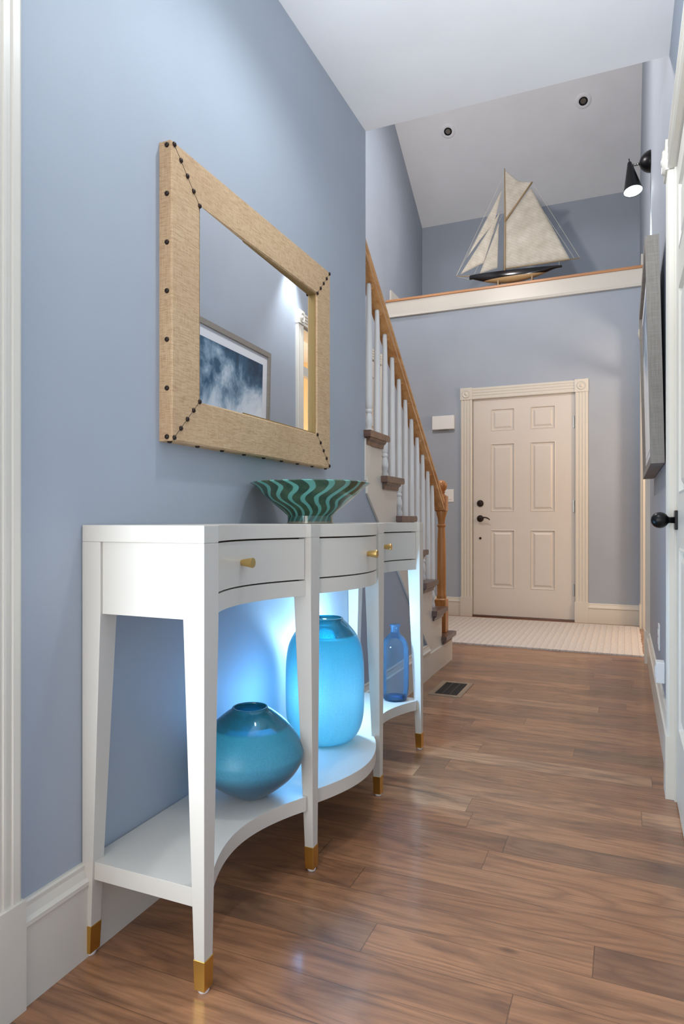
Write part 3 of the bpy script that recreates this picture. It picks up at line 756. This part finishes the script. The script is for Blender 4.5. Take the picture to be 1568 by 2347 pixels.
bt = [(.034,0), (.043,.003), (.0475,.012), (.0515,.04), (.0535,.10), (.0535,.16), (.0525,.195), (.048,.220), (.038,.238), (.024,.252), (.0175,.263), (.0165,.275), (.0195,.286), (.0215,.289), (.0205,.292)]
b = BM(); lathe(b, catmull(bt, 4)+[(.0175,.292), (.0145,.280), (.0150,.262)], 64, cap1=False)
gb = thing('glass_bottle', 'clear blue glass bottle with flared lip at the far end of the shelf', 'bottle', (-.842, 2.442, .194)); gb.location = (-.816, 2.432, .194)
obj('bottle_body', b, 'bottle', gb, True)
b = BM(); lathe(b, [(.036,.003), (.043,.006), (.044,.014), (.030,.017), (.001,.020)], 48); obj('thick_base', b, clear_glass('thick_blue_glass', (.25, .66, .98, 1), (.12, .48, .90, 1)), gb, True, label='deeper blue glass base')

# ------------------------------------------------------------------ framed picture on the right wall
pf = thing('framed_picture', 'large abstract blue cloud picture in a grey washed wooden frame on the right wall', 'picture', (XR, 3.40, 1.56))
py0, py1, pz0, pz1 = -.545, .545, -.447, .447
def pbox(b, *a): box(b, *a)
b = BM()
for (ya, yb_, za, zb) in ((py0, py1, pz0, pz0+.032), (py0, py1, pz1-.032, pz1), (py0, py0+.032, pz0+.032, pz1-.032), (py1-.032, py1, pz0+.032, pz1-.032)):
    box(b, -.050, 0, ya, yb_, za, zb)
obj('picture_frame', b, 'greyframe', pf)
b = BM(); box(b, -.036, -.006, py0+.03, py1-.03, pz0+.03, pz1-.03); obj('mount_board', b, 'mat', pf)
b = BM(); box(b, -.0375, -.035, py0+.095, py1-.095, pz0+.095, pz1-.095); obj('art_print', b, 'art', pf)
pf.location = (XR-.004, 3.395, 1.560); pf.rotation_euler = (0, math.radians(-1.3), 0); pf.location.x = XR-.0135

# ------------------------------------------------------------------ sconce
sc = thing('wall_sconce', 'black cone sconce with a lit shade on a domed base, high on the right wall', 'lamp', (XR, 4.40, 3.06))
b = BM(); lathe(b, [(.064,0), (.064,.006), (.060,.020), (.050,.038), (.034,.054), (.014,.063), (.001,.064)], 36, mtx=Matrix.Rotation(-PI/2, 4, 'Y')); obj('wall_base', b, 'black', sc, True)
b = BM(); tube(b, catmull([(-.060,0,0), (-.080,0,-.002), (-.098,0,-.006)], 4), .005, 10)
for x in (-.070, -.082, -.093): lathe(b, [(.001,-.009), (.007,-.006), (.009,0), (.007,.006), (.001,.009)], 12, c=(x, 0, -.003))
obj('arm', b, 'steel', sc, True)
sh = BM(); ax = Vector((.10, -.22, -1)).normalized(); 
rot = Vector((0,0,1)).rotation_difference(ax).to_matrix().to_4x4(); top = Vector((-.118, 0, .016))
lathe(sh, [(.003,-.028), (.003,-.004), (.011,0), (.013,.006), (.024,.06), (.040,.135), (.0545,.205), (.0525,.205), (.038,.133), (.022,.06), (.008,.01)], 40, mtx=Matrix.Translation(top)@rot)
obj('shade', sh, 'black', sc, 'auto')
b = BM(); lathe(b, [(.001,.196), (.0515,.196), (.0515,.200), (.001,.2005)], 40, mtx=Matrix.Translation(top)@rot); obj('lit_disc', b, 'bulb', sc, 'auto', label='glowing white diffuser')

# ------------------------------------------------------------------ ceiling eyelets on the slope
for n_, (x, y, lab) in enumerate(((-1.625, 6.511, 'small round recessed ceiling light with dark centre, left of the two on the sloped ceiling'), (-.347, 6.522, 'small round recessed ceiling light with dark centre, right of the two on the sloped ceiling'))):
    t = thing('recessed_light', lab, 'ceiling light', (x, y, slope_z(y)), 'recessed lights in the sloped ceiling')
    t.rotation_euler = (PI-math.atan(.654), 0, 0)
    b = BM(); lathe(b, [(.026,.0), (.030,.006), (.070,.005), (.074,0)], 36, cap0=False, cap1=False); obj('trim_ring', b, 'ceil', t, True)
    b = BM(); lathe(b, [(.026,.002), (.028,.010), (.038,.010), (.041,.002)], 32, cap0=False, cap1=False); obj('black_ring', b, 'black', t, True)
    b = BM(); lathe(b, [(.027,.0005), (.027,.004), (.001,.005)], 28); obj('lens', b, 'steel', t, 'auto')

# ------------------------------------------------------------------ ship model
sp = thing('sailing_ship_model', 'model sailing yacht with cream sails and black and tan hull on the high ledge', 'model ship', (-.92, 6.165, ZL))
S0 = Vector((-.92, 6.165, ZL))
def L3(x, z, y=0): return Vector((x-S0.x, y, z-ZL))
hb = [BM(), BM()]
NXS = 26; xs0, xs1 = -1.334, -.506
secs = []
for i in range(NXS+1):
    t = i/NXS; x = xs0+(xs1-xs0)*t
    w_ = .056*max(0, math.sin(PI*min(1, t*1.0+.0)**.85))**.75*(1 if t < .97 else .6)+.002
    deck = 3.184-.010*math.sin(PI*t*.9)+(-.022*t)
    keel_d = max(0, math.sin(PI*min(1, max(0, (t-.05)/.86))))**.8
    bottom = 3.146-.006*t - .076*keel_d + (.0 if t < .9 else .0)
    bottom = min(bottom, deck-.022+.006*(t > .95))
    secs.append((x, w_, deck, bottom))
wl = lambda t: 3.108+.004*t
for which in (0, 1):
    rows = []
    for i, (x, w_, deck, bot) in enumerate(secs):
        t = i/NXS; k = []
        zw = max(min(wl(t), deck-.02), bot)
        for a in range(9):
            f = a/8
            z = (deck+(zw-deck)*f) if which == 0 else (zw+(bot-zw)*f)
            g = (deck-z)/max(deck-bot, 1e-4)
            k.append((x, w_*math.sqrt(max(0, 1-g**3.6)), z))
        rows.append(k)
    bmh = hb[which]; V = []
    for k in rows:
        V.append([[bmh.verts.new(L3(x, z, s_*w2)) for x, w2, z in k] for s_ in (-1, 1)])
    for i in range(NXS):
        for s_ in (0, 1):
            for a in range(8): bmh.faces.new((V[i][s_][a], V[i+1][s_][a], V[i+1][s_][a+1], V[i][s_][a+1]))
        bmh.faces.new((V[i][0][0], V[i+1][0][0], V[i+1][1][0], V[i][1][0]))
    bmesh.ops.remove_doubles(bmh, verts=bmh.verts, dist=5e-5); bmesh.ops.recalc_face_normals(bmh, faces=bmh.faces)
obj('hull', hb[0], 'hull', sp, 'auto'); obj('hull_bottom', hb[1], 'hullb', sp, 'auto', label='tan painted lower hull')
b = BM()
for x in (-1.06, -.76):
    box(b, x-S0.x-.008, x-S0.x+.008, -.05, .05, 0, .010); box(b, x-S0.x-.006, x-S0.x+.006, -.05, -.042, .008, .060); box(b, x-S0.x-.006, x-S0.x+.006, .042, .05, .008, .060)
box(b, -1.06-S0.x, -.76-S0.x, -.006, .006, 0, .008)
obj('display_stand', b, 'spar', sp)
b = BM(); tube(b, [L3(-1.010, 3.15), L3(-1.004, 3.66), L3(-1.008, 4.124)], [.010, .008, .004]); obj('mast', b, 'spar', sp, True)
b = BM(); tube(b, [L3(-1.006, 3.200), L3(-.356, 3.199)], [.006, .004]); obj('boom', b, 'spar', sp, True)
b = BM(); tube(b, [L3(-1.003, 3.640), L3(-.763, 3.950)], [.009, .008]); obj('gaff', b, 'spar', sp, True)
b = BM(); tube(b, [L3(-1.28, 3.176), L3(-1.461, 3.198)], [.006, .003]); obj('bowsprit', b, 'spar', sp, True)
b = BM()
for p, q in (((-1.461,3.198), (-1.010,4.08)), ((-1.461,3.198), (-1.03,3.93)), ((-1.30,3.17), (-1.03,3.70)), ((-.763,3.947), (-.356,3.199)), ((-1.461,3.198), (-1.33,3.15)), ((-.53,3.16), (-.53,3.2)), ((-.775,3.86), (-.40,3.200))):
    tube(b, [L3(*p), L3(*q)], .0012, 5)
for sy in (-.06, .06): tube(b, [L3(-1.0, 3.165, sy), L3(-1.006, 3.68, 0)], .0012, 5)
obj('rigging', b, 'line', sp)
def sail(name, A_, B_, C_, D_=None, belly=.02, sag=(0,0,0,0), n=18):
    """quad or triangle sail; corners (x,z); sag pulls each edge inward"""
    D_ = D_ or C_; b = BM(); cx = (A_[0]+B_[0]+C_[0]+D_[0])/4; cz = (A_[1]+B_[1]+C_[1]+D_[1])/4; G = []
    for i in range(n+1):
        u = i/n; r = []
        for j in range(n+1):
            v = j/n
            x = (1-u)*(1-v)*A_[0]+u*(1-v)*B_[0]+u*v*C_[0]+(1-u)*v*D_[0]; z = (1-u)*(1-v)*A_[1]+u*(1-v)*B_[1]+u*v*C_[1]+(1-u)*v*D_[1]
            p = sag[0]*4*u*(1-u)*(1-v)**3+sag[1]*4*v*(1-v)*u**3+sag[2]*4*u*(1-u)*v**3+sag[3]*4*v*(1-v)*(1-u)**3
            x += (cx-x)*p; z += (cz-z)*p
            r.append(b.verts.new(L3(x, z, -belly*16*u*(1-u)*v*(1-v)-.002)))
        G.append(r)
    for i in range(n):
        for j in range(n): b.faces.new((G[i][j], G[i+1][j], G[i+1][j+1], G[i][j+1]))
    bmesh.ops.remove_doubles(b, verts=b.verts, dist=1e-5)
    o = obj(name, b, 'sail', sp, True); md = o.modifiers.new('thick', 'SOLIDIFY'); md.thickness = .0016
    return o
sail('mainsail', (-1.004,3.205), (-.440,3.204), (-.775,3.900), (-.997,3.632), .03)
sail('topsail', (-1.000,3.655), (-.768,3.945), (-.768,3.946), (-1.006,4.112), .012, (0,0,.38,0))
sail('staysail', (-1.239,3.187), (-1.074,3.218), (-1.058,3.640), None, .015)
sail('jib', (-1.421,3.209), (-1.201,3.285), (-1.045,3.74), None, .015)
sail('flying_jib', (-1.360,3.351), (-1.10,3.64), (-1.030,3.94), None, .01, (.1,0,0,0))

# ------------------------------------------------------------------ small fittings
ch = thing('door_chime', 'small white door chime box on the blue wall left of the entry door', 'door chime', (-1.561, YD, 1.805))
b = BM(); box(b, -.105, .105, -.045, 0, -.064, .064); obj('cover', b, 'plastic', ch, bevel=.006)
b = BM(); box(b, -.045, .045, -.030, -.006, -.070, -.063); obj('grille', b, 'steel', ch)
sw = thing('light_switch', 'white two-rocker light switch plate on the wall beside the newel post', 'light switch', (-1.530, YD, 1.120))
b = BM(); box(b, -.062, .062, -.006, 0, -.060, .060); obj('cover_plate', b, 'plastic', sw, bevel=.002)
for x in (-.030, .030):
    b = BM(); prism(b, [(-.006, -.034), (-.010, -.034), (-.007, .034), (-.006, .034)], 'X', x-.017, x+.017); obj('rocker', b, 'plastic', sw)
sw2 = thing('light_switch', 'white switch plate on the entry wall partly hidden behind the balusters', 'light switch', (-1.85, YD, 1.120))
b = BM(); box(b, -.085, .085, -.006, 0, -.060, .060); obj('cover_plate', b, 'plastic', sw2, bevel=.002)
for x in (-.05, 0, .05):
    b = BM(); prism(b, [(-.006, -.034), (-.010, -.034), (-.007, .034), (-.006, .034)], 'X', x-.016, x+.016); obj('rocker', b, 'plastic', sw2)
ou = thing('wall_outlet', 'white outlet cover plate low on the right wall above the baseboard', 'outlet', (XR, 3.32, .36))
b = BM(); box(b, -.006, 0, -.036, .036, -.058, .058); obj('cover_plate', b, 'plastic', ou, bevel=.002)
for z in (-.02, .02):
    b = BM(); box(b, -.0085, -.006, -.015, .015, z-.013, z+.013); obj('socket', b, 'plastic', ou, bevel=.001)
pg = thing('plug_adapter', 'white plug-in adapter box low on the right wall nearest the door casing', 'adapter', (XR, 2.92, .285))
b = BM(); box(b, -.034, 0, -.03, .03, -.042, .042); obj('body', b, 'plastic', pg, bevel=.004)
b = BM(); box(b, -.036, -.033, -.012, .012, -.02, .02); obj('face', b, 'mat', pg, bevel=.001)

rg = BM(); n = 70
x0, x1, y0, y1 = -1.80, .118, 4.69, 5.965
top_ = []; 
for i in range(n+1):
    x = x0+(x1-x0)*i/n; top_.append((x, y0+random.uniform(-.004, .004)))
for i in range(n+1):
    y = y0+(y1-y0)*i/n; top_.append((x1+random.uniform(-.004, .004), y))
top_ += [(x0, y1)]
prism(rg, top_, 'Z', .0005, .011); tag(obj('woven_rug', rg, 'rug'), 'cream ribbed woven rug lying in front of the entry door', 'rug')
vt = thing('floor_vent', 'dark metal floor register set in the wood floor beside the stairs', 'floor vent', (-.835, 3.42, 0))
b = BM(); 
for a in ((-.085,.085,-.155,-.128), (-.085,.085,.128,.155), (-.085,-.058,-.128,.128), (.058,.085,-.128,.128)): box(b, a[0], a[1], a[2], a[3], 0, .003)
obj('vent_frame', b, wood('vent_wood', rgb(150, 128, 104), rgb(120, 98, 80)), vt)
b = BM(); box(b, -.058, .058, -.128, .128, 0, .0012)
for i in range(17): y = -.12+i*.015; box(b, -.056, .056, y-.003, y+.003, .0012, .003)
for x in (-.02, .02): box(b, x-.003, x+.003, -.126, .126, .0012, .0032)
obj('vent_grille', b, mat('vent_black', rgb(52, 46, 42), .5, .3), vt)
